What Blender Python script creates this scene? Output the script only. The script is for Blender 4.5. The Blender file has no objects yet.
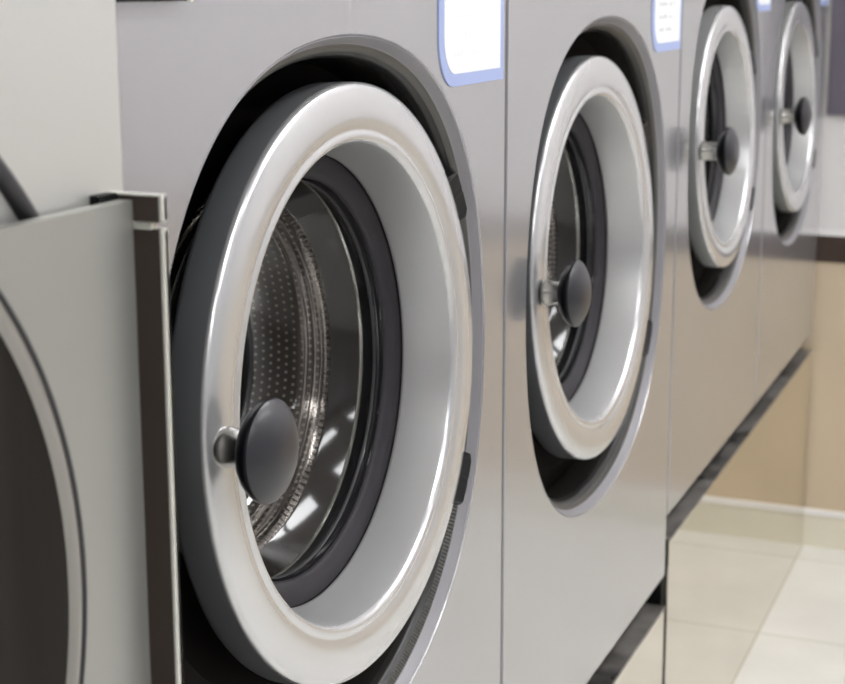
import bpy, bmesh, math, random
from mathutils import Matrix, Vector

S = 0.72            # one washer pitch in metres; geometry below is laid out in pitches
ZF = 1.31           # floor lies this far below the reference height (pitches)
C = bpy.context.scene.collection
PI = math.pi

# ------------------------------------------------------------------ materials
def mat(name, color=(.5, .5, .5), metal=0.0, rough=.5, spec=.5, coat=0.0, coat_rough=.05, noise=0.0, nscale=40.0,
        bump=0.0, bscale=200.0, stretch=(1, 1, 1), rnoise=0.0, emit=None, estr=0.0, aniso=0.0):
    m = bpy.data.materials.new(name); m.use_nodes = True
    nt = m.node_tree; b = nt.nodes['Principled BSDF']
    b.inputs['Base Color'].default_value = (*color, 1)
    b.inputs['Metallic'].default_value = metal
    b.inputs['Roughness'].default_value = rough
    b.inputs['Specular IOR Level'].default_value = spec
    b.inputs['Coat Weight'].default_value = coat
    b.inputs['Coat Roughness'].default_value = coat_rough
    if aniso: b.inputs['Anisotropic'].default_value = aniso
    if emit:
        b.inputs['Emission Color'].default_value = (*emit, 1); b.inputs['Emission Strength'].default_value = estr
    tc = nt.nodes.new('ShaderNodeTexCoord'); mp = nt.nodes.new('ShaderNodeMapping')
    mp.inputs['Scale'].default_value = stretch
    nt.links.new(tc.outputs['Object'], mp.inputs['Vector'])
    if noise or rnoise:
        n = nt.nodes.new('ShaderNodeTexNoise'); n.inputs['Scale'].default_value = nscale; n.inputs['Detail'].default_value = 4
        nt.links.new(mp.outputs[0], n.inputs['Vector'])
        if noise:
            r = nt.nodes.new('ShaderNodeMapRange'); r.inputs['From Min'].default_value = .3; r.inputs['From Max'].default_value = .7
            r.inputs['To Min'].default_value = 1 - noise; r.inputs['To Max'].default_value = 1 + noise
            nt.links.new(n.outputs['Fac'], r.inputs['Value'])
            mx = nt.nodes.new('ShaderNodeVectorMath'); mx.operation = 'SCALE'; mx.inputs[0].default_value = color
            nt.links.new(r.outputs[0], mx.inputs['Scale']); nt.links.new(mx.outputs[0], b.inputs['Base Color'])
        if rnoise:
            r = nt.nodes.new('ShaderNodeMapRange'); r.inputs['From Min'].default_value = .3; r.inputs['From Max'].default_value = .7
            r.inputs['To Min'].default_value = rough - rnoise; r.inputs['To Max'].default_value = rough + rnoise
            nt.links.new(n.outputs['Fac'], r.inputs['Value']); nt.links.new(r.outputs[0], b.inputs['Roughness'])
    if bump:
        n2 = nt.nodes.new('ShaderNodeTexNoise'); n2.inputs['Scale'].default_value = bscale; n2.inputs['Detail'].default_value = 3
        nt.links.new(mp.outputs[0], n2.inputs['Vector'])
        bp = nt.nodes.new('ShaderNodeBump'); bp.inputs['Strength'].default_value = bump; bp.inputs['Distance'].default_value = .001
        nt.links.new(n2.outputs['Fac'], bp.inputs['Height']); nt.links.new(bp.outputs[0], b.inputs['Normal'])
    return m

M = {}
M['panel'] = mat('grey_satin_panel', (.41, .405, .425), .6, .23, coat=.9, coat_rough=.15)
M['panel_near'] = mat('light_stainless_panel', (.63, .625, .60), .6, .36)
M['sheet_near'] = mat('dull_stainless_sheet', (.37, .368, .34), .5, .42)
M['silver'] = mat('silver_door_ring', (.64, .637, .645), .65, .22, coat=.35, coat_rough=.08)
M['side'] = mat('lit_grey_door_flank', (.46, .47, .46), .4, .38)
M['side_shaded'] = mat('shaded_grey_door_flank', (.15, .155, .16), .3, .4)  # same flank as above, shade at the nearer machines put into its colour
M['brushed'] = mat('brushed_steel_cone', (.55, .55, .55), .55, .31)
M['bezel'] = mat('pale_grey_bezel', (.25, .24, .255), .0, .38)
M['plate'] = mat('dark_brown_recess_plate', (.010, .008, .007), 0, .7, .08)
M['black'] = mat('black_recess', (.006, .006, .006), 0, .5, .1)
M['blackgloss'] = mat('black_glossy_plastic', (.012, .012, .014), 0, .12, coat=.5, coat_rough=.06)
M['hinge'] = mat('dark_grey_hinge', (.010, .010, .011), 0, .3, .3)
M['knobback'] = mat('black_knob_back', (.006, .006, .008), 0, .3, .25)
M['knob'] = mat('dark_grey_knob', (.020, .019, .024), .0, .38, coat=.2, coat_rough=.16)
M['stem'] = mat('satin_steel_stem', (.48, .47, .45), 1, .24)
M['gasket'] = mat('charcoal_rubber', (.028, .025, .029), 0, .55, .3, noise=.08, nscale=300, bump=.15, bscale=900)
M['bead'] = mat('bright_glass_rim', (.75, .75, .70), .9, .12)
M['smoke'] = mat('smoky_collar', (.022, .019, .017), 0, .09, .5)
M['toothed'] = mat('perforated_steel_lip', (.075, .07, .065), .8, .3, noise=.2, nscale=120)
M['white'] = mat('white_printed_card', (.84, .845, .86), 0, .5)
M['blue'] = mat('pale_blue_card', (.36, .43, .70), 0, .45)
M['ink'] = mat('faint_grey_ink', (.56, .56, .56), 0, .6)
M['ink_faint'] = mat('very_faint_ink', (.82, .822, .835), 0, .6)
M['brown_edge_shade'] = mat('shaded_brown_edge', (.040, .030, .024), .0, .5, .25, noise=.1, nscale=30, stretch=(1, 1, .1))
M['steel_lip'] = mat('pale_steel_lip', (.66, .65, .60), .5, .38)
M['bead_near'] = mat('dull_steel_bead', (.33, .315, .29), .5, .35)
M['dark_glass'] = mat('dark_porthole_glass', (.014, .011, .009), 0, .5, .15, noise=.4, nscale=14, stretch=(3, 1, .12))
M['grey_rim'] = mat('grey_porthole_rim', (.035, .033, .036), .1, .4)
M['plinth'] = mat('polished_steel_plinth', (.74, .70, .62), 1, .035, noise=.02, nscale=6, rnoise=.012)
M['ledge'] = mat('worn_black_ledge', (.16, .15, .14), .4, .36, noise=.75, nscale=18, rnoise=.10)
M['wall_white'] = mat('white_plaster', (.74, .71, .70), 0, .6, noise=.02, nscale=6)
M['wall_grey'] = mat('grey_paint', (.36, .36, .37), 0, .6)
M['wall_beige'] = mat('beige_paint', (.59, .48, .34), 0, .65, noise=.04, nscale=5)
M['band'] = mat('dark_brown_band', (.045, .025, .016), 0, .35, noise=.08, nscale=15)
M['ledge_white'] = mat('white_sill', (.82, .80, .79), 0, .5)
M['board'] = mat('purple_grey_board', (.135, .12, .15), 0, .4, noise=.06, nscale=10)
M['skirt'] = mat('cream_skirting_tile', (.72, .68, .56), 0, .3, noise=.03, nscale=8)
M['ceil'] = mat('white_ceiling', (.85, .84, .82), 0, .8)
M['lamp'] = mat('lamp_diffuser', (.9, .9, .9), 0, .5, emit=(.975, .985, 1), estr=19.0)
M['lampframe'] = mat('lamp_frame', (.7, .7, .7), .4, .4)

def floor_mat():
    m = mat('cream_floor_tiles', (.74, .715, .63), 0, .22); nt = m.node_tree; b = nt.nodes['Principled BSDF']
    tc = nt.nodes.new('ShaderNodeTexCoord'); br = nt.nodes.new('ShaderNodeTexBrick')
    br.offset = 0; br.inputs['Scale'].default_value = 1; br.inputs['Brick Width'].default_value = .45; br.inputs['Row Height'].default_value = .45
    br.inputs['Mortar Size'].default_value = .0022; br.inputs['Mortar Smooth'].default_value = .3
    br.inputs['Color1'].default_value = (.73, .72, .68, 1); br.inputs['Color2'].default_value = (.70, .69, .65, 1); br.inputs['Mortar'].default_value = (.50, .48, .40, 1)
    nt.links.new(tc.outputs['Object'], br.inputs['Vector'])
    n = nt.nodes.new('ShaderNodeTexNoise'); n.inputs['Scale'].default_value = 5; n.inputs['Detail'].default_value = 5
    nt.links.new(tc.outputs['Object'], n.inputs['Vector'])
    r = nt.nodes.new('ShaderNodeMapRange'); r.inputs['From Min'].default_value = .3; r.inputs['From Max'].default_value = .7; r.inputs['To Min'].default_value = .93; r.inputs['To Max'].default_value = 1.05
    nt.links.new(n.outputs['Fac'], r.inputs['Value'])
    v = nt.nodes.new('ShaderNodeVectorMath'); v.operation = 'SCALE'
    nt.links.new(br.outputs['Color'], v.inputs[0]); nt.links.new(r.outputs[0], v.inputs['Scale']); nt.links.new(v.outputs[0], b.inputs['Base Color'])
    return m
M['floor'] = floor_mat()

def math_node(nt, op, a, b=None):
    n = nt.nodes.new('ShaderNodeMath'); n.operation = op
    for i, v in enumerate((a, b)):
        if v is None: continue
        if isinstance(v, (int, float)): n.inputs[i].default_value = v
        else: nt.links.new(v, n.inputs[i])
    return n.outputs[0]

def drum_mat():
    # stainless drum with a regular lattice of holes laid along the circumference and the depth
    m = mat('perforated_drum_steel', (.17, .15, .13), .6, .34, noise=.15, nscale=30); nt = m.node_tree; b = nt.nodes['Principled BSDF']
    tc = nt.nodes.new('ShaderNodeTexCoord'); sp = nt.nodes.new('ShaderNodeSeparateXYZ'); nt.links.new(tc.outputs['Object'], sp.inputs[0])
    ang = math_node(nt, 'ARCTAN2', sp.outputs[2], sp.outputs[0])
    u = math_node(nt, 'MULTIPLY', ang, 150 / (2 * PI)); v = math_node(nt, 'MULTIPLY', sp.outputs[1], 118.0)
    row = math_node(nt, 'FLOOR', v); odd = math_node(nt, 'MULTIPLY', math_node(nt, 'MODULO', row, 2.0), .5)
    fu = math_node(nt, 'SUBTRACT', math_node(nt, 'FRACT', math_node(nt, 'ADD', math_node(nt, 'ADD', u, odd), 200.0)), .5)
    fv = math_node(nt, 'SUBTRACT', math_node(nt, 'FRACT', v), .5)
    d = math_node(nt, 'SQRT', math_node(nt, 'ADD', math_node(nt, 'MULTIPLY', fu, fu), math_node(nt, 'MULTIPLY', fv, fv)))
    dot = math_node(nt, 'LESS_THAN', d, .2)
    mx = nt.nodes.new('ShaderNodeMix'); mx.data_type = 'RGBA'
    mx.inputs[6].default_value = (.15, .13, .115, 1); mx.inputs[7].default_value = (.80, .74, .64, 1)
    nt.links.new(dot, mx.inputs[0]); nt.links.new(mx.outputs[2], b.inputs['Base Color'])
    return m
M['drum'] = drum_mat()

def rib_mat():
    m = mat('ribbed_dark_rubber', (.06, .057, .05), 0, .42, coat=.15); nt = m.node_tree; b = nt.nodes['Principled BSDF']
    tc = nt.nodes.new('ShaderNodeTexCoord'); sp = nt.nodes.new('ShaderNodeSeparateXYZ'); nt.links.new(tc.outputs['Object'], sp.inputs[0])
    ang = math_node(nt, 'ARCTAN2', sp.outputs[2], sp.outputs[0])
    s = math_node(nt, 'SINE', math_node(nt, 'MULTIPLY', ang, 520.0))
    low = nt.nodes.new('ShaderNodeMapRange'); low.inputs['From Min'].default_value = -.05; low.inputs['From Max'].default_value = -.12
    nt.links.new(sp.outputs[2], low.inputs['Value'])
    h = math_node(nt, 'MULTIPLY', s, low.outputs[0])
    bp = nt.nodes.new('ShaderNodeBump'); bp.inputs['Strength'].default_value = .6; bp.inputs['Distance'].default_value = .003
    nt.links.new(h, bp.inputs['Height']); nt.links.new(bp.outputs[0], b.inputs['Normal'])
    return m
M['ribs'] = rib_mat()
M['seal'] = mat('smooth_black_rubber', (.018, .017, .016), 0, .28, .3)
M['wallmetal'] = mat('dark_recess_wall', (.03, .028, .025), .25, .2, .25)

def glass_mat():
    m = bpy.data.materials.new('clear_porthole_glass'); m.use_nodes = True; nt = m.node_tree; nt.nodes.clear()
    o = nt.nodes.new('ShaderNodeOutputMaterial'); mix = nt.nodes.new('ShaderNodeMixShader')
    t = nt.nodes.new('ShaderNodeBsdfTransparent'); g = nt.nodes.new('ShaderNodeBsdfGlossy'); f = nt.nodes.new('ShaderNodeFresnel')
    t.inputs[0].default_value = (.90, .88, .86, 1); g.inputs[0].default_value = (1, 1, 1, 1); g.inputs['Roughness'].default_value = .04
    f.inputs['IOR'].default_value = 1.35
    n = nt.nodes.new('ShaderNodeTexNoise'); n.inputs['Scale'].default_value = 30
    bp = nt.nodes.new('ShaderNodeBump'); bp.inputs['Strength'].default_value = .03; nt.links.new(n.outputs['Fac'], bp.inputs['Height'])
    nt.links.new(bp.outputs[0], g.inputs['Normal'])
    nt.links.new(f.outputs[0], mix.inputs[0]); nt.links.new(t.outputs[0], mix.inputs[1]); nt.links.new(g.outputs[0], mix.inputs[2]); nt.links.new(mix.outputs[0], o.inputs[0])
    return m
M['glass'] = glass_mat()

def streak_mat():
    # thick moulded edge of the glass bowl: reflections painted as milky rings round the axis
    m = bpy.data.materials.new('moulded_glass_edge'); m.use_nodes = True; nt = m.node_tree; nt.nodes.clear()
    o = nt.nodes.new('ShaderNodeOutputMaterial'); mix = nt.nodes.new('ShaderNodeMixShader')
    t = nt.nodes.new('ShaderNodeBsdfTransparent'); p = nt.nodes.new('ShaderNodeBsdfPrincipled')
    t.inputs[0].default_value = (.8, .78, .76, 1)
    p.inputs['Base Color'].default_value = (.42, .38, .35, 1); p.inputs['Metallic'].default_value = .5; p.inputs['Roughness'].default_value = .16
    tc = nt.nodes.new('ShaderNodeTexCoord'); sp = nt.nodes.new('ShaderNodeSeparateXYZ'); nt.links.new(tc.outputs['Object'], sp.inputs[0])
    rad = math_node(nt, 'SQRT', math_node(nt, 'ADD', math_node(nt, 'MULTIPLY', sp.outputs[0], sp.outputs[0]), math_node(nt, 'MULTIPLY', sp.outputs[2], sp.outputs[2])))
    cb = nt.nodes.new('ShaderNodeCombineXYZ')
    nt.links.new(math_node(nt, 'MULTIPLY', sp.outputs[1], 520.0), cb.inputs[0]); nt.links.new(math_node(nt, 'MULTIPLY', rad, 160.0), cb.inputs[1])
    nt.links.new(math_node(nt, 'MULTIPLY', math_node(nt, 'ARCTAN2', sp.outputs[2], sp.outputs[0]), 1.2), cb.inputs[2])
    n = nt.nodes.new('ShaderNodeTexNoise'); n.inputs['Scale'].default_value = 1.0; n.inputs['Detail'].default_value = 2; nt.links.new(cb.outputs[0], n.inputs['Vector'])
    r = nt.nodes.new('ShaderNodeMapRange'); r.inputs['From Min'].default_value = .42; r.inputs['From Max'].default_value = .66; r.inputs['To Min'].default_value = .08; r.inputs['To Max'].default_value = .72
    nt.links.new(n.outputs['Fac'], r.inputs['Value']); nt.links.new(r.outputs[0], mix.inputs[0])
    nt.links.new(t.outputs[0], mix.inputs[1]); nt.links.new(p.outputs[0], mix.inputs[2]); nt.links.new(mix.outputs[0], o.inputs[0])
    return m
M['streak'] = streak_mat()

# ------------------------------------------------------------------ mesh helpers
class MB:
    """collects verts and faces in pitches; build() scales to metres and links one object"""
    def __init__(s): s.v = []; s.f = []; s.m = []; s.sm = []
    def add(s, verts, faces, mi=0, smooth=False):
        o = len(s.v); s.v += [tuple(p) for p in verts]
        for f in faces: s.f.append(tuple(i + o for i in f)); s.m.append(mi); s.sm.append(smooth)
    def box(s, x0, x1, y0, y1, z0, z1, mi=0):
        v = [(x, y, z) for x in (x0, x1) for y in (y0, y1) for z in (z0, z1)]
        s.add(v, [(0, 1, 3, 2), (4, 6, 7, 5), (0, 4, 5, 1), (2, 3, 7, 6), (0, 2, 6, 4), (1, 5, 7, 3)], mi)
    def loops(s, loops, mi=0, smooth=True, closed=True, cap=None):
        n = len(loops[0]); o = len(s.v)
        for L in loops: s.v += [tuple(p) for p in L]
        for i in range(len(loops) - 1):
            k = mi[i] if isinstance(mi, (list, tuple)) else mi
            for j in range(n if closed else n - 1):
                j2 = (j + 1) % n
                s.f.append((o + i*n + j, o + i*n + j2, o + (i+1)*n + j2, o + (i+1)*n + j)); s.m.append(k); s.sm.append(smooth)
        if cap == 'end':
            s.f.append(tuple(o + (len(loops)-1)*n + j for j in range(n))); s.m.append(mi if isinstance(mi, int) else mi[-1]); s.sm.append(smooth)
    def lathe(s, prof, n=128, mi=0, smooth=True, cx=0, cz=0, cap=None):
        """prof: (radius, depth) around the local Y axis"""
        s.loops([[(cx + r*math.cos(2*PI*j/n), d, cz + r*math.sin(2*PI*j/n)) for j in range(n)] for r, d in prof], mi, smooth, True, cap)
    def mesh(s, name, mats):
        me = bpy.data.meshes.new(name)
        me.from_pydata([(x*S, y*S, z*S) for x, y, z in s.v], [], s.f)
        for m in mats: me.materials.append(m)
        me.polygons.foreach_set('material_index', s.m); me.polygons.foreach_set('use_smooth', s.sm)
        bm = bmesh.new(); bm.from_mesh(me); bmesh.ops.recalc_face_normals(bm, faces=bm.faces); bm.to_mesh(me); bm.free()
        me.update(); return me
    def build(s, name, mats, parent=None, loc=(0, 0, 0), bevel=0.0):
        if not isinstance(mats, (list, tuple)): mats = [mats]
        return link(name, s.mesh(name, mats), parent, loc, bevel)

def link(name, me, parent=None, loc=(0, 0, 0), bevel=0.0):
    o = bpy.data.objects.new(name, me); C.objects.link(o)
    o.location = Vector(loc) * S
    if parent: o.parent = parent
    if bevel:
        b = o.modifiers.new('edge', 'BEVEL'); b.width = bevel*S; b.segments = 2; b.limit_method = 'ANGLE'
    return o

def tag(o, label=None, cat=None, group=None, kind=None):
    if label: o['label'] = label
    if cat: o['category'] = cat
    if group: o['group'] = group
    if kind: o['kind'] = kind
    return o

def empty(name, loc):
    o = bpy.data.objects.new(name, None); C.objects.link(o); o.location = Vector(loc)*S; o.empty_display_size = .05
    return o

# ------------------------------------------------------------------ the room
def wz(z): return z + ZF          # reference height -> height above the floor
XE = 3.886                        # end wall
def slab(name, mname, x0, x1, y0, y1, z0, z1, label=None):
    b = MB(); b.box(x0, x1, y0, y1, wz(z0), wz(z1)); o = b.build(name, M[mname]); tag(o, label, None, None, 'structure'); return o
ZC = 2.35
slab('floor', 'floor', -4.2, XE+.12, -4.2, 1.25, -ZF-.1, -ZF)
slab('ceiling', 'ceil', -4.2, XE+.12, -4.2, 1.25, ZC, ZC+.08)
slab('wall_back', 'wall_white', -4.2, XE, 1.10, 1.25, -ZF, ZC)
slab('wall_right', 'wall_white', XE, XE+.12, -4.0, 1.10, -.298, ZC)
slab('wall_right_lower', 'wall_beige', XE, XE+.12, -4.0, 1.10, -ZF, -.383)
slab('trim_1', 'band', XE-.004, XE+.12, -4.0, 1.10, -.383, -.300)
slab('trim_2', 'ledge_white', XE-.008, XE+.12, -4.0, 1.10, -.300, -.283)
slab('baseboard_right', 'skirt', XE-.012, XE, -4.0, .04, -ZF, -1.19)
slab('wall_front', 'wall_grey', -4.2, XE, -4.2, -4.0, -ZF, ZC)
# shop-front wall behind the camera: piers, parapet and head around a window opening added to light the door rims
slab('wall_left', 'wall_white', -4.3, -4.2, -4.2, 1.25, -ZF, -.35)
slab('wall_left_head', 'wall_white', -4.3, -4.2, -4.2, 1.25, 1.75, ZC)
slab('wall_left_pier', 'wall_white', -4.3, -4.2, -.05, 1.25, -.35, 1.75)
slab('wall_left_corner', 'wall_white', -4.3, -4.2, -4.2, -3.5, -.35, 1.75)

slab('trim_3', 'ledge_white', XE-.016, XE, -4.0, .04, -1.203, -1.186)

bd = MB(); bd.box(XE-.014, XE, -.20, -.012, wz(.072), wz(.62))
tag(bd.build('wall_board', M['board'], bevel=.003), 'purple-grey rectangular board high on the white end wall, beside the farthest washing machine', 'wall board')

# ceiling lights (in view only as reflections; leftmost pair added for the door-rim highlight)
for i, (x, y) in enumerate([(-2.8, -1.5), (-2.8, -3.0), (-.6, -1.5), (1.6, -1.5), (3.0, -1.5), (-.6, -3.0), (1.6, -3.0), (3.0, -3.0)]):
    r = empty('ceiling_light', (x, y, wz(ZC)))
    tag(r, 'white rectangular ceiling light panel above the aisle', 'ceiling light', 'ceiling lights')
    b = MB()
    for q in ((-.62, -.60, -.22, .22), (.60, .62, -.22, .22), (-.60, .60, -.22, -.20), (-.60, .60, .20, .22)):
        b.box(q[0], q[1], q[2], q[3], -.05, 0)
    b.build('light_frame', M['lampframe'], r)
    b = MB(); b.box(-.60, .60, -.20, .20, -.035, -.01); b.build('diffuser', M['lamp'], r)

# ------------------------------------------------------------------ washing machines
A_, B_ = -.0135, -.0347          # door assembly: slight yaw and backward tilt
EX = Vector((math.cos(A_), math.sin(A_), 0)); N0 = Vector((math.sin(A_), -math.cos(A_), 0))
EZ = Vector((0, 0, 1))*math.cos(B_) + N0*math.sin(B_); IN = -(N0*math.cos(B_) - Vector((0, 0, 1))*math.sin(B_))
ROT = Matrix((EX, IN, EZ)).transposed().to_4x4()
N = 160

def hole_r(th, k): return .4224*k*(1 + .0051*math.cos(3*th) + .0014*math.sin(3*th) - .0230*math.cos(4*th))
def hole_loop(k, y, grow=0.0, n=N, hx=0.0, hz=0.0):
    return [(hx + (hole_r(2*PI*j/n, k)+grow)*math.cos(2*PI*j/n), y, hz + (hole_r(2*PI*j/n, k)+grow)*math.sin(2*PI*j/n)) for j in range(n)]
def door_loop(r, d, off, n=N):
    out = []
    for j in range(n):
        t = 2*PI*j/n; p = Vector((off[0], 0, off[1])) + EX*(r*math.cos(t)) + EZ*(r*math.sin(t)) + IN*d
        out.append((p.x, p.y, p.z))
    return out

def door_meshes(k):
    """meshes of the door, in the door frame (Y = inward axis); k scales the smaller model"""
    P = lambda L: [(r*k, d*k) for r, d in L]
    out = {}
    b = MB()
    b.lathe(P([(.330, .055), (.3365, .0515), (.3385, .046), (.3385, .014)]), N, 1)
    b.lathe(P([(.3385, .014), (.3383, .0118), (.3375, .0098), (.3360, .0082), (.3335, .0068), (.3300, .0058), (.3150, .0038), (.3000, .0040), (.2900, .0060),
               (.2870, .0074), (.2850, .0077), (.2830, .0070), (.2790, .0062), (.2755, .0074), (.2730, .0098), (.2715, .0130)]), N, 0)
    b.lathe(P([(.330, .055), (.300, .060), (.268, .075)]), N, 1)
    out['door_ring'] = b.mesh('door_ring', [M['silver'], M['side_shaded' if k == 1.0 else 'side']])
    b = MB(); b.lathe(P([(.2715, .0130), (.2700, .018), (.2605, .072), (.2600, .0755), (.2625, .0775), (.2605, .0790), (.2590, .0775)]), N, [0, 0, 0, 1, 1, 1])
    out['inner_cone'] = b.mesh('inner_cone', [M['brushed'], M['black']])
    b = MB(); b.lathe(P([(.2590, .0775), (.2570, .0785), (.2555, .0775), (.2370, .0835), (.2335, .0845), (.2315, .0870), (.2310, .0900)]), N)
    out['door_gasket'] = b.mesh('door_gasket', [M['gasket']])
    b = MB()
    b.lathe(P([(.2310, .0900), (.2330, .0930), (.2290, .0965), (.2300, .1000)]), N, 0)
    b.lathe(P([(.2300, .1000), (.2285, .1015), (.2290, .1035)]), N, 2)
    b.lathe(P([(.2290, .1035), (.2330, .1060), (.2370, .1215)]), N, 0)
    b.lathe(P([(.2370, .1215), (.2362, .1245), (.2375, .1270)]), N, 1)
    out['glass_seat'] = b.mesh('glass_seat', [M['blackgloss'], M['bead' if k == 1.0 else 'smoke'], M['grey_rim']])
    b = MB(); b.lathe(P([(.2375, .1270), (.2310, .137), (.2170, .1550), (.2150, .1570)]), N)
    out['glass_collar'] = b.mesh('glass_collar', [M['smoke']])
    b = MB()
    b.lathe(P([(.2150, .1570), (.2120, .1590), (.2110, .1640), (.2085, .1660), (.2080, .1720), (.2060, .1740), (.2055, .1820), (.2035, .1840), (.2025, .1960)]), N, 1)
    b.lathe(P([(.2025, .196), (.192, .212), (.17, .226), (.12, .236), (.05, .240)]), N, 0, cap='end')
    out['door_glass'] = b.mesh('door_glass', [M['glass'], M['streak']])
    # knob
    kx, kz = -.3090*k, (.0085 if k == 1.0 else -.004); kn = .003 if k == 1.0 else .010; PK = lambda L: [(r, d if d > -.01 else d-kn) for r, d in L]
    b = MB(); b.lathe(PK([(.0205, .0030), (.0200, -.0040), (.0190, -.0060), (.0186, -.0150), (.0195, -.0290)]), 40, cx=kx, cz=kz)
    out['knob_stem'] = b.mesh('knob_stem', [M['stem']])
    b = MB()
    b.lathe(PK([(.0190, -.0205), (.0240, -.0215), (.0330, -.0250), (.0420, -.0305), (.0475, -.0365), (.0500, -.0425), (.0503, -.0445), (.0495, -.0465)]), 64, 1, cx=kx, cz=kz)
    b.lathe(PK([(.0495, -.0465), (.0485, -.0475), (.0455, -.0500), (.0390, -.0540), (.0300, -.0580), (.0190, -.0610), (.0080, -.0622)]), 64, 0, cx=kx, cz=kz, cap='end')
    out['knob'] = b.mesh('knob', [M['knob'], M['knobback']])
    # hinge blocks on the right edge of the door
    for nm, ang in (('upper', 31.5), ('lower', -34.6)):
        b = MB(); t = math.radians(ang); c, s_ = math.cos(t), math.sin(t)
        sec = [(.336, .008), (.354, .002), (.364, .011), (.362, .034), (.336, .046)]
        Ls = []
        for w, sc in ((-.036, .55), (-.030, .9), (-.004, 1.0), (-.003, .93), (.002, .93), (.003, 1.0), (.026, .92), (.034, .6)):
            L = []
            for r, d in sec:
                r2 = .330 + (r-.330)*sc; x = r2*c - w*s_; z = r2*s_ + w*c
                L.append((x*k, d*k, z*k))
            Ls.append(L)
        b.loops(Ls, 0, False)
        o = len(b.v); n = len(sec)
        b.f.append(tuple(range(o-n, o))); b.m.append(0); b.sm.append(False)
        b.f.append(tuple(range(o-n*8, o-n*7))); b.m.append(0); b.sm.append(False)
        out['hinge_' + nm] = b.mesh('hinge_block', [M['hinge']])
    return out

def drum_mesh(k):
    P = lambda L: [(r*k, d*k) for r, d in L]
    b = MB(); b.lathe(P([(.2180, .1640), (.2470, .1700), (.2520, .1800), (.2520, .5200), (.2400, .5350), (.1200, .5450), (.02, .546)]), N, cap='end')
    me1 = b.mesh('drum', [M['drum']])
    b = MB()
    n = 150
    for j in range(n):      # crenellated lip of the drum mouth
        t0, t1 = 2*PI*(j+.12)/n, 2*PI*(j+.72)/n
        v = []
        for r, d in ((.2165*k, .1590*k), (.2120*k, .1645*k), (.2128*k, .1690*k), (.2172*k, .1640*k)):
            for t in (t0, t1): v.append((r*math.cos(t), d, r*math.sin(t)))
        b.add(v, [(0, 1, 3, 2), (2, 3, 5, 4), (4, 5, 7, 6), (6, 7, 1, 0), (0, 2, 4, 6), (1, 7, 5, 3)])
    me2 = b.mesh('drum_lip', [M['toothed']])
    ribs = []
    for a in (60, 180, 300):   # lifter ribs
        b = MB(); t = math.radians(a); c, s_ = math.cos(t), math.sin(t)
        Ls = []
        for w, r in ((-.035, .251), (-.015, .205), (.015, .205), (.035, .251)):
            Ls.append([((r*c - w*s_)*k, d*k, (r*s_ + w*c)*k) for d in (.34, .50)])
        b.loops(Ls, 0, False, False)
        ribs.append(b.mesh('lifter_rib', [M['toothed']]))
    return me1, me2, ribs

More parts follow.
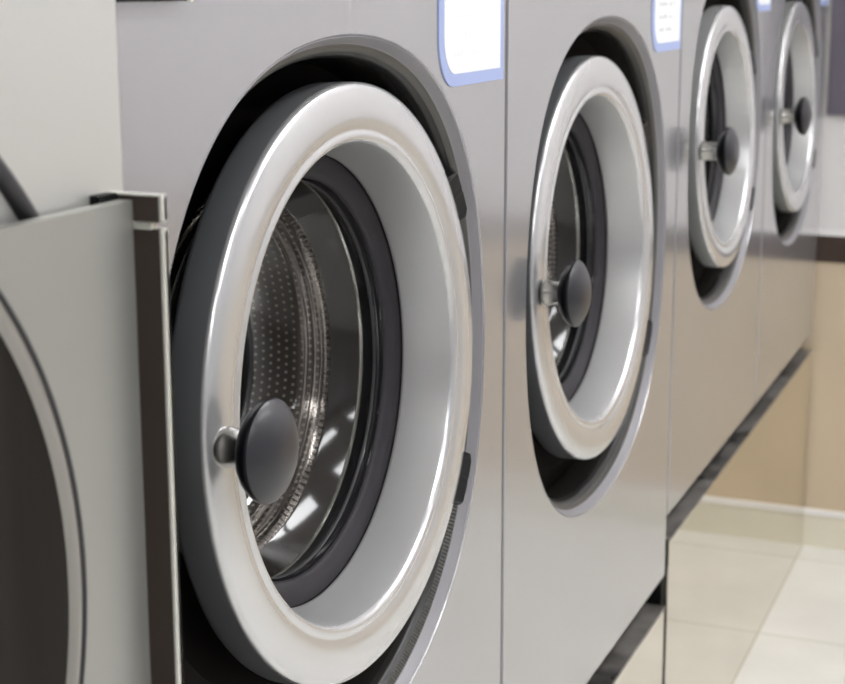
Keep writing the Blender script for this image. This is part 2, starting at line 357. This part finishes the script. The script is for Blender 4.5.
def washer(x0, x1, zb, zt, cz, kd, doff, label, sticker, drawer=None, cxo=.0032, toe=None, kofs=(0, 0)):
    """x0..x1 front width, zb/zt bottom and top of the cabinet, cz opening centre (all reference heights)"""
    k = kd if kd == 1.0 else .922      # opening scale; kd scales the door
    xm = (x0+x1)/2; cx = xm + cxo
    root = empty('washing_machine', (xm, 0, wz(zb)))
    tag(root, label, 'washing machine', 'washing machines in the row')
    L = (cx-xm, 0, cz-zb)                           # opening centre in the machine's frame
    # cabinet: front with a shaped hole, rounded edges, sides back to the wall
    g = .0052; a0, a1 = x0-cx+g, x1-cx-g; b0, b1 = zb-cz, zt-cz
    b = MB(); angs = sorted([2*PI*j/N for j in range(N)])
    def ray(t, e):
        c, s_ = math.cos(t), math.sin(t); ks = []
        if abs(c) > 1e-9: ks.append(((a1-e) if c > 0 else (a0+e))/c)
        if abs(s_) > 1e-9: ks.append(((b1-e) if s_ > 0 else (b0+e))/s_)
        q = min(ks); return (q*c, q*s_)
    def outer(y, e):
        pts = [ray(t, e) for t in angs]
        for cxx, czz in ((a1-e, b1-e), (a0+e, b1-e), (a0+e, b0+e), (a1-e, b0+e)):   # snap nearest sample to each corner
            t = math.atan2(czz, cxx) % (2*PI); i = round(t/(2*PI)*N) % N; pts[i] = (cxx, czz)
        return [(p[0], y, p[1]) for p in pts]
    lip = hole_loop(k, .0025); b.loops([lip, hole_loop(k, 0.0, .002), outer(0, .0015)], 0, False)
    b.loops([outer(0, .0015), outer(.0005, .0005), outer(.0015, 0), outer(.85, 0)], 0, True)
    b.add([(a0, .85, b0), (a1, .85, b0), (a1, .85, b1), (a0, .85, b1)], [(0, 1, 2, 3)])
    cab = b.build('cabinet', M['panel'], root, L)
    # bezel (pale rim), ribbed seal, black recess wall, back plate
    off = doff
    def hl(q, y): return [(p[0]*q, y, p[2]*q) for p in hole_loop(k, 0)]
    b = MB(); b.loops([hole_loop(k, .0025), hl(.9985, .0010*k), hl(.9965, .0018*k), hl(.983, .0120*k), hl(.981, .0132*k), hl(.978, .0138*k)], 0, True)
    b.build('porthole_bezel', M['bezel'], root, L)
    b = MB(); b.loops([hl(.978, .0138*k), hl(.974, .0135*k), hl(.958, .0190*k), hl(.956, .0215*k), hl(.952, .0222*k), hl(.946, .0272*k), hl(.942, .034*k)], [0, 0, 1, 1, 1, 1], True)
    b.build('rubber_seal', [M['ribs'], M['seal']], root, L)
    b = MB(); b.loops([hl(.942, .034*k), hl(.938, .040*k), hl(.938, .082*k)], 0, True)
    b.build('recess', M['wallmetal'], root, L)
    b = MB(); b.loops([hl(.938, .082*k), door_loop(.36*kd, .084*k, off), door_loop(.25*kd, .13*k, off)], 0, False)
    b.build('recess_plate', M['plate'], root, L)
    # drum
    key = round(kd, 4)
    if key not in CACHE: CACHE[key] = (door_meshes(kd), drum_mesh(kd))
    dm, dr = CACHE[key]
    base = Matrix.Translation(Vector((L[0]+off[0], 0 if kd == 1.0 else -.008, L[2]+off[1]))*S) @ ROT
    d = link('drum', dr[0], root); d.matrix_local = base
    link('drum_lip', dr[1], d)
    for me in dr[2]: link('lifter_rib', me, d)
    # door: the ring carries everything that swings with it
    door = link('door', dm['door_ring'], root); door.matrix_local = base
    for nm in ('inner_cone', 'door_gasket', 'glass_seat', 'glass_collar', 'door_glass'):
        link(nm, dm[nm], door)
    for nm in ('knob_stem', 'knob'):
        link(nm, dm[nm], door, (0, kofs[0], kofs[1]))
    link('hinge_block', dm['hinge_upper'], door); link('hinge_block', dm['hinge_lower'], door)
    # price card
    sx0, sx1, sz0, sz1 = sticker
    def card(x0_, x1_, z0_, z1_, cxr, czr, y0_, y1_):
        pts = [(x1_, z1_), (x0_, z1_), (x0_, z0_+czr)]
        for q in range(1, 9):
            t = PI + q*PI/16; pts.append((x0_+cxr+cxr*math.cos(t), z0_+czr+czr*math.sin(t)))
        pts.append((x1_, z0_)); n = len(pts)
        bb = MB(); v = [(p[0]-cx, y0_, p[1]-cz) for p in pts] + [(p[0]-cx, y1_, p[1]-cz) for p in pts]
        bb.add(v, [tuple(range(n)), tuple(range(n, 2*n))] + [(i, (i+1) % n, n+(i+1) % n, n+i) for i in range(n)])
        return bb
    st = card(sx0, sx1, sz0, sz1, .048, .060, -.0016, .0002).build('price_card', M['blue'], root, L)
    st['label'] = 'white price card with a pale blue border'
    inn = card(sx0+.016, sx1-.014, sz0+.0155, sz1-.016, .036, .046, -.0022, -.0014).build('card_face', M['white'], st)
    bb = MB(); rnd = random.Random(int(x0*10)+3)
    for row in range(3 if sx0 < 1 else 3):
        zz = sz0 + .0365 + row*.0232; x = sx0+.049
        for w in ((.012, .012, .014, .012, .013, 0, .011, .012, 0, .010) if row else (.012, .012, .014, 0, .012, .010, .012, .012)):
            if w and x + w < sx1-.045:
                h = .0060*rnd.choice((.8, 1, 1.25)); bb.box(x-cx, x+w*.62-cx, -.0024, -.0021, zz-cz, zz+h-cz)
            x += w*.95 if w else .014
    bb.build('printed_text', M['ink_faint' if sx0 < 1 else 'ink'], st)
    if drawer:
        dx0, dx1, dz = drawer
        bb = MB(); bb.box(dx0-cx, dx1-cx, -.010, .001, dz-cz, dz+.16-cz); dw = bb.build('dispenser_drawer', M['panel'], root, L, bevel=.004)
        bb = MB(); bb.box(dx0-cx, dx1-.004-cx, -.011, .0005, dz-.0045-cz, dz+.001-cz); bb.build('drawer_shadow_gap', M['black'], dw)
        bb = MB(); bb.lathe([(.0045, -.006), (.0045, -.013), (.003, -.015)], 16, cx=dx1-cx, cz=dz-.001-cz, cap='end'); bb.build('drawer_pin', M['bead'], dw)
    if x1 < 3.5:
        bb = MB(); bb.box(a1-.0005, a1+.0048, .0030, .05, b0+.001, b1-.01); bb.build('seam_shade_strip', M['black'], root, L)  # black filler added so the seam between cabinets reads as shade
    # dark skid under the cabinet, standing on the plinth
    if toe is not None:
        bb = MB(); bb.box(a0+.02, a1-.02, .10, .80, toe-cz, b0+.002); bb.build('base_frame', M['black'], root, L)
    return root
CACHE = {}

P12, P34 = -.800, -.662         # plinth tops
W1 = washer(0.0, 1.0, -.731, .78, 0.0, 1.0, (.042, .0225), 'grey washing machine nearest the camera, its large silver round door filling the centre',
            (.753, .982, .3405, .62), drawer=(.01, .163, .4565), toe=P12, kofs=(.003, .0025))
W2 = washer(1.0, 2.0, -.731, .78, 0.0, 1.0, (-.004, .0112), 'grey washing machine second from the camera, set low beside the raised far pair',
            (1.769, 1.990, .3425, .62), toe=P12, kofs=(-.003, -.0095))
W3 = washer(2.0, 2.932, -.605, .92, .131, .857, (.006, -.003), 'raised grey washing machine with smaller door, next after the two low machines',
            (2.728, 2.918, .400, .62), toe=P34)
W4 = washer(2.932, 3.874, -.605, .92, .131, .857, (.006, -.003), 'raised grey washing machine farthest away, against the end wall with the brown band',
            (3.690, 3.866, .4005, .62), toe=P34)

# plinths
def plinth(x0, x1, zt, label, cap=0.0):
    r = empty('plinth', ((x0+x1)/2, .4, 0)); tag(r, label, 'plinth')
    xm = (x0+x1)/2
    b = MB(); b.box(x0-xm, x1-xm, -.400, .42, 0, wz(zt)-.004); b.build('front_panel', M['plinth'], r)
    b = MB(); b.box(x0-xm, x1-xm, -.402, .42, wz(zt)-.004, wz(zt)); b.build('top_ledge', M['ledge'], r)['label'] = 'worn black top ledge'
    if cap:
        b = MB(); b.box(x0-xm-cap, x0-xm-.0005, -.392, .40, 0, wz(zt)-.002); b.build('gap_shade_filler', M['black'], r)  # added black filler standing in for the dark of the plinth gap
    return r
plinth(0.006, 1.999, P12, 'low polished steel plinth under the two nearer washing machines')
plinth(2.024, 3.8735, P34, 'taller polished steel plinth under the two far machines, mirroring floor and skirting', .022)

# ------------------------------------------------------------------ the light stainless machine at the left edge
def near_machine():
    cx, cz = -.465, .04
    root = empty('dryer', (cx, 0, 0)); tag(root, 'pale stainless machine cut off at the left edge, with a dark round porthole', 'dryer')
    L = (0, 0, wz(cz))
    b = MB(); n = N; R = .442
    a0, a1, b0, b1 = -.93-cx, 0-cx+.0025, -ZF-cz, .95-cz
    def outer(y, e):
        pts = []
        for j in range(n):
            t = 2*PI*j/n; c, s_ = math.cos(t), math.sin(t); ks = []
            if abs(c) > 1e-9: ks.append(((a1-e) if c > 0 else (a0+e))/c)
            if abs(s_) > 1e-9: ks.append(((b1-e) if s_ > 0 else (b0+e))/s_)
            q = min(ks); pts.append((q*c, q*s_))
        for X, Z in ((a1-e, b1-e), (a0+e, b1-e), (a0+e, b0+e), (a1-e, b0+e)):
            t = math.atan2(Z, X) % (2*PI); pts[round(t/(2*PI)*n) % n] = (X, Z)
        return [(p[0], y, p[1]) for p in pts]
    circ = lambda r, y: [(r*math.cos(2*PI*j/n), y, r*math.sin(2*PI*j/n)) for j in range(n)]
    y0 = -.045
    b.loops([circ(R, y0), outer(y0, .005)], 0, False)
    b.loops([outer(y0, .005), outer(y0+.0015, .0015), outer(y0+.005, 0), outer(.85, 0)], 0, True)
    b.add([(a0, .85, b0), (a1, .85, b0), (a1, .85, b1), (a0, .85, b1)], [(0, 1, 2, 3)])
    b.build('cabinet', M['panel_near'], root, L)
    b = MB(); b.lathe([(R+.001, y0+.002), (R+.0005, y0-.003), (R-.004, y0-.005), (R-.010, y0-.004), (R-.012, y0+.004)], n); b.build('opening_rim', M['grey_rim'], root, L)
    b = MB(); b.lathe([(R-.012, y0+.004), (R-.03, y0+.006), (.345, y0+.008), (.335, .05)], n); b.build('opening_collar', M['panel_near'], root, L)
    # square front frame with round porthole
    ys = -.066; zt = .307-cz; xr = -.021-cx; xl = -.90-cx; zb = -.95-cz; Rw = .360
    b = MB()
    def sq(y, e):
        pts = []
        for j in range(n):
            t = 2*PI*j/n; c, s_ = math.cos(t), math.sin(t); ks = []
            if abs(c) > 1e-9: ks.append(((xr-e) if c > 0 else (xl+e))/c)
            if abs(s_) > 1e-9: ks.append(((zt-e) if s_ > 0 else (zb+e))/s_)
            q = min(ks); pts.append((q*c, q*s_))
        for X, Z in ((xr-e, zt-e), (xl+e, zt-e), (xl+e, zb+e), (xr-e, zb+e)):
            t = math.atan2(Z, X) % (2*PI); pts[round(t/(2*PI)*n) % n] = (X, Z)
        return [(p[0], y, p[1]) for p in pts]
    if Rw > zt: Rw_ = Rw
    # the porthole reaches above the frame's top edge only on the hidden left; keep it round with its own centre below
    return root, L, n, ys, zt, xr, xl, zb, Rw, sq, cx, cz
root, L, n, ys, zt, xr, xl, zb, Rw, sq, dcx, dcz = near_machine()
ccz = 0.0                                   # porthole centre, relative to the opening centre
Rw = .36
def near_door():
    b = MB(); m = 96
    circ = [(Rw*math.cos(2*PI*j/n), ccz+Rw*math.sin(2*PI*j/n)) for j in range(n)]
    # outline: rises to an arched-off block above the porthole, square shoulders at the right
    poly = [(xr, zt), (-.215-dcx, zt), (-.285-dcx, .445-dcz), (xl+.2, .445-dcz), (xl, .36-dcz), (xl, zb), (xr, zb)]
    sqp = []
    for j in range(n):
        t = 2*PI*j/n; c, s_ = math.cos(t), math.sin(t); best = 1e9
        for i in range(len(poly)):
            (ax, az), (bx_, bz) = poly[i], poly[(i+1) % len(poly)]
            ex_, ez_ = bx_-ax, bz-az; den = c*ez_ - s_*ex_
            if abs(den) < 1e-12: continue
            q = (ax*ez_ - az*ex_)/den; w_ = (ax*s_ - az*c)/den
            if q > 0 and -1e-9 <= w_ <= 1+1e-9: best = min(best, q)
        sqp.append((best*c, best*s_))
    for X, Z in poly:
        t = math.atan2(Z, X) % (2*PI); sqp[round(t/(2*PI)*n) % n] = (X, Z)
    f = lambda L_, y: [(p[0], y, p[1]) for p in L_]
    b.loops([f(circ, ys), f(sqp, ys)], 0, False); b.loops([f(sqp, ys), f(sqp, ys+.012)], 0, False); b.loops([f(circ, ys), f(circ, ys+.012)], 0, True)
    b.loops([f(circ, ys+.012), f(sqp, ys+.012)], 0, False)
    door = b.build('front_frame', M['sheet_near'], root, L)
    b = MB(); b.lathe([(Rw+.0010, ys+.001), (Rw+.0007, ys-.0020), (Rw-.0022, ys-.0025), (Rw-.0030, ys+.001)], n, cz=ccz); b.build('porthole_trim', M['grey_rim'], door)
    b = MB(); b.lathe([(Rw-.0028, ys), (Rw-.006, ys-.002), (Rw-.0105, ys-.001), (Rw-.0155, ys+.004)], n, cz=ccz); b.build('porthole_bead', M['bead_near'], door)
    b = MB(); b.lathe([(Rw-.015, ys+.003), (Rw-.05, ys+.006), (.18, ys+.014), (.03, ys+.016)], n, cz=ccz, cap='end'); b.build('porthole_glass', M['dark_glass'], door)
    # channel along the right edge: inner face painted brown for its shade, pale lip
    b = MB(); b.box(xr-.0005, xr+.0025, -.0885, -.042, -.99-dcz, .286-dcz); b.box(xr-.0005, xr+.0025, -.0885, -.042, .291-dcz, .3105-dcz)
    b.build('edge_channel', M['brown_edge_shade'], door)
    b = MB(); b.box(xr-.0005, xr+.0072, -.0915, -.0885, -.99-dcz, .285-dcz); b.box(xr-.0005, xr+.0072, -.0915, -.0885, .292-dcz, .3105-dcz)
    b.box(xr-.002, xr+.0072, -.0915, -.042, .3105-dcz, .3122-dcz); b.box(xr+.0025, xr+.0072, -.0915, -.042, -.99-dcz, .286-dcz); b.box(xr+.0025, xr+.0072, -.0915, -.042, .291-dcz, .3105-dcz)
    b.build('edge_lip', M['steel_lip'], door, bevel=.0008)
    b = MB(); b.box(xr-.003, xr+.003, -.084, -.068, .2855-dcz, .2905-dcz); b.build('edge_clip', M['bead'], door)
    b = MB(); b.box(xr-.025, xr-.0005, -.0535, -.045, -.99-dcz, .312-dcz); b.build('gap_shade_block', M['black'], door)  # black block put in as the shadow gap behind the frame
near_door()

# ------------------------------------------------------------------ light from the shop side, camera
w = bpy.data.worlds.new('World'); bpy.context.scene.world = w; w.use_nodes = True
w.node_tree.nodes['Background'].inputs[0].default_value = (.93, .95, 1, 1); w.node_tree.nodes['Background'].inputs[1].default_value = .3

cam = bpy.data.cameras.new('Camera'); co = bpy.data.objects.new('Camera', cam); C.objects.link(co)
f_px, yaw, pitch, roll = 1580.175, .3732183, .1995364, .0020726
d = Vector((math.cos(yaw)*math.cos(pitch), math.sin(yaw)*math.cos(pitch), -math.sin(pitch)))
r = Vector((math.sin(yaw), -math.cos(yaw), 0)); u = r.cross(d)
r2 = r*math.cos(roll) + u*math.sin(roll); u2 = -r*math.sin(roll) + u*math.cos(roll)
mw = Matrix((r2, u2, -d)).transposed().to_4x4()
mw.translation = Vector((-1.0312834, -.7242190, wz(.4688948)))*S
co.matrix_world = mw
cam.sensor_width = 36; cam.sensor_fit = 'HORIZONTAL'; cam.lens = f_px/845*36
cam.shift_x = -34.71/845; cam.shift_y = -41.37/845
cam.clip_start = .02; cam.clip_end = 50
cam.dof.use_dof = True; cam.dof.focus_distance = 1.72*S; cam.dof.aperture_fstop = 11
bpy.context.scene.camera = co
sc = bpy.context.scene
sc.view_settings.view_transform = 'Standard'; sc.view_settings.look = 'None'; sc.view_settings.exposure = 0
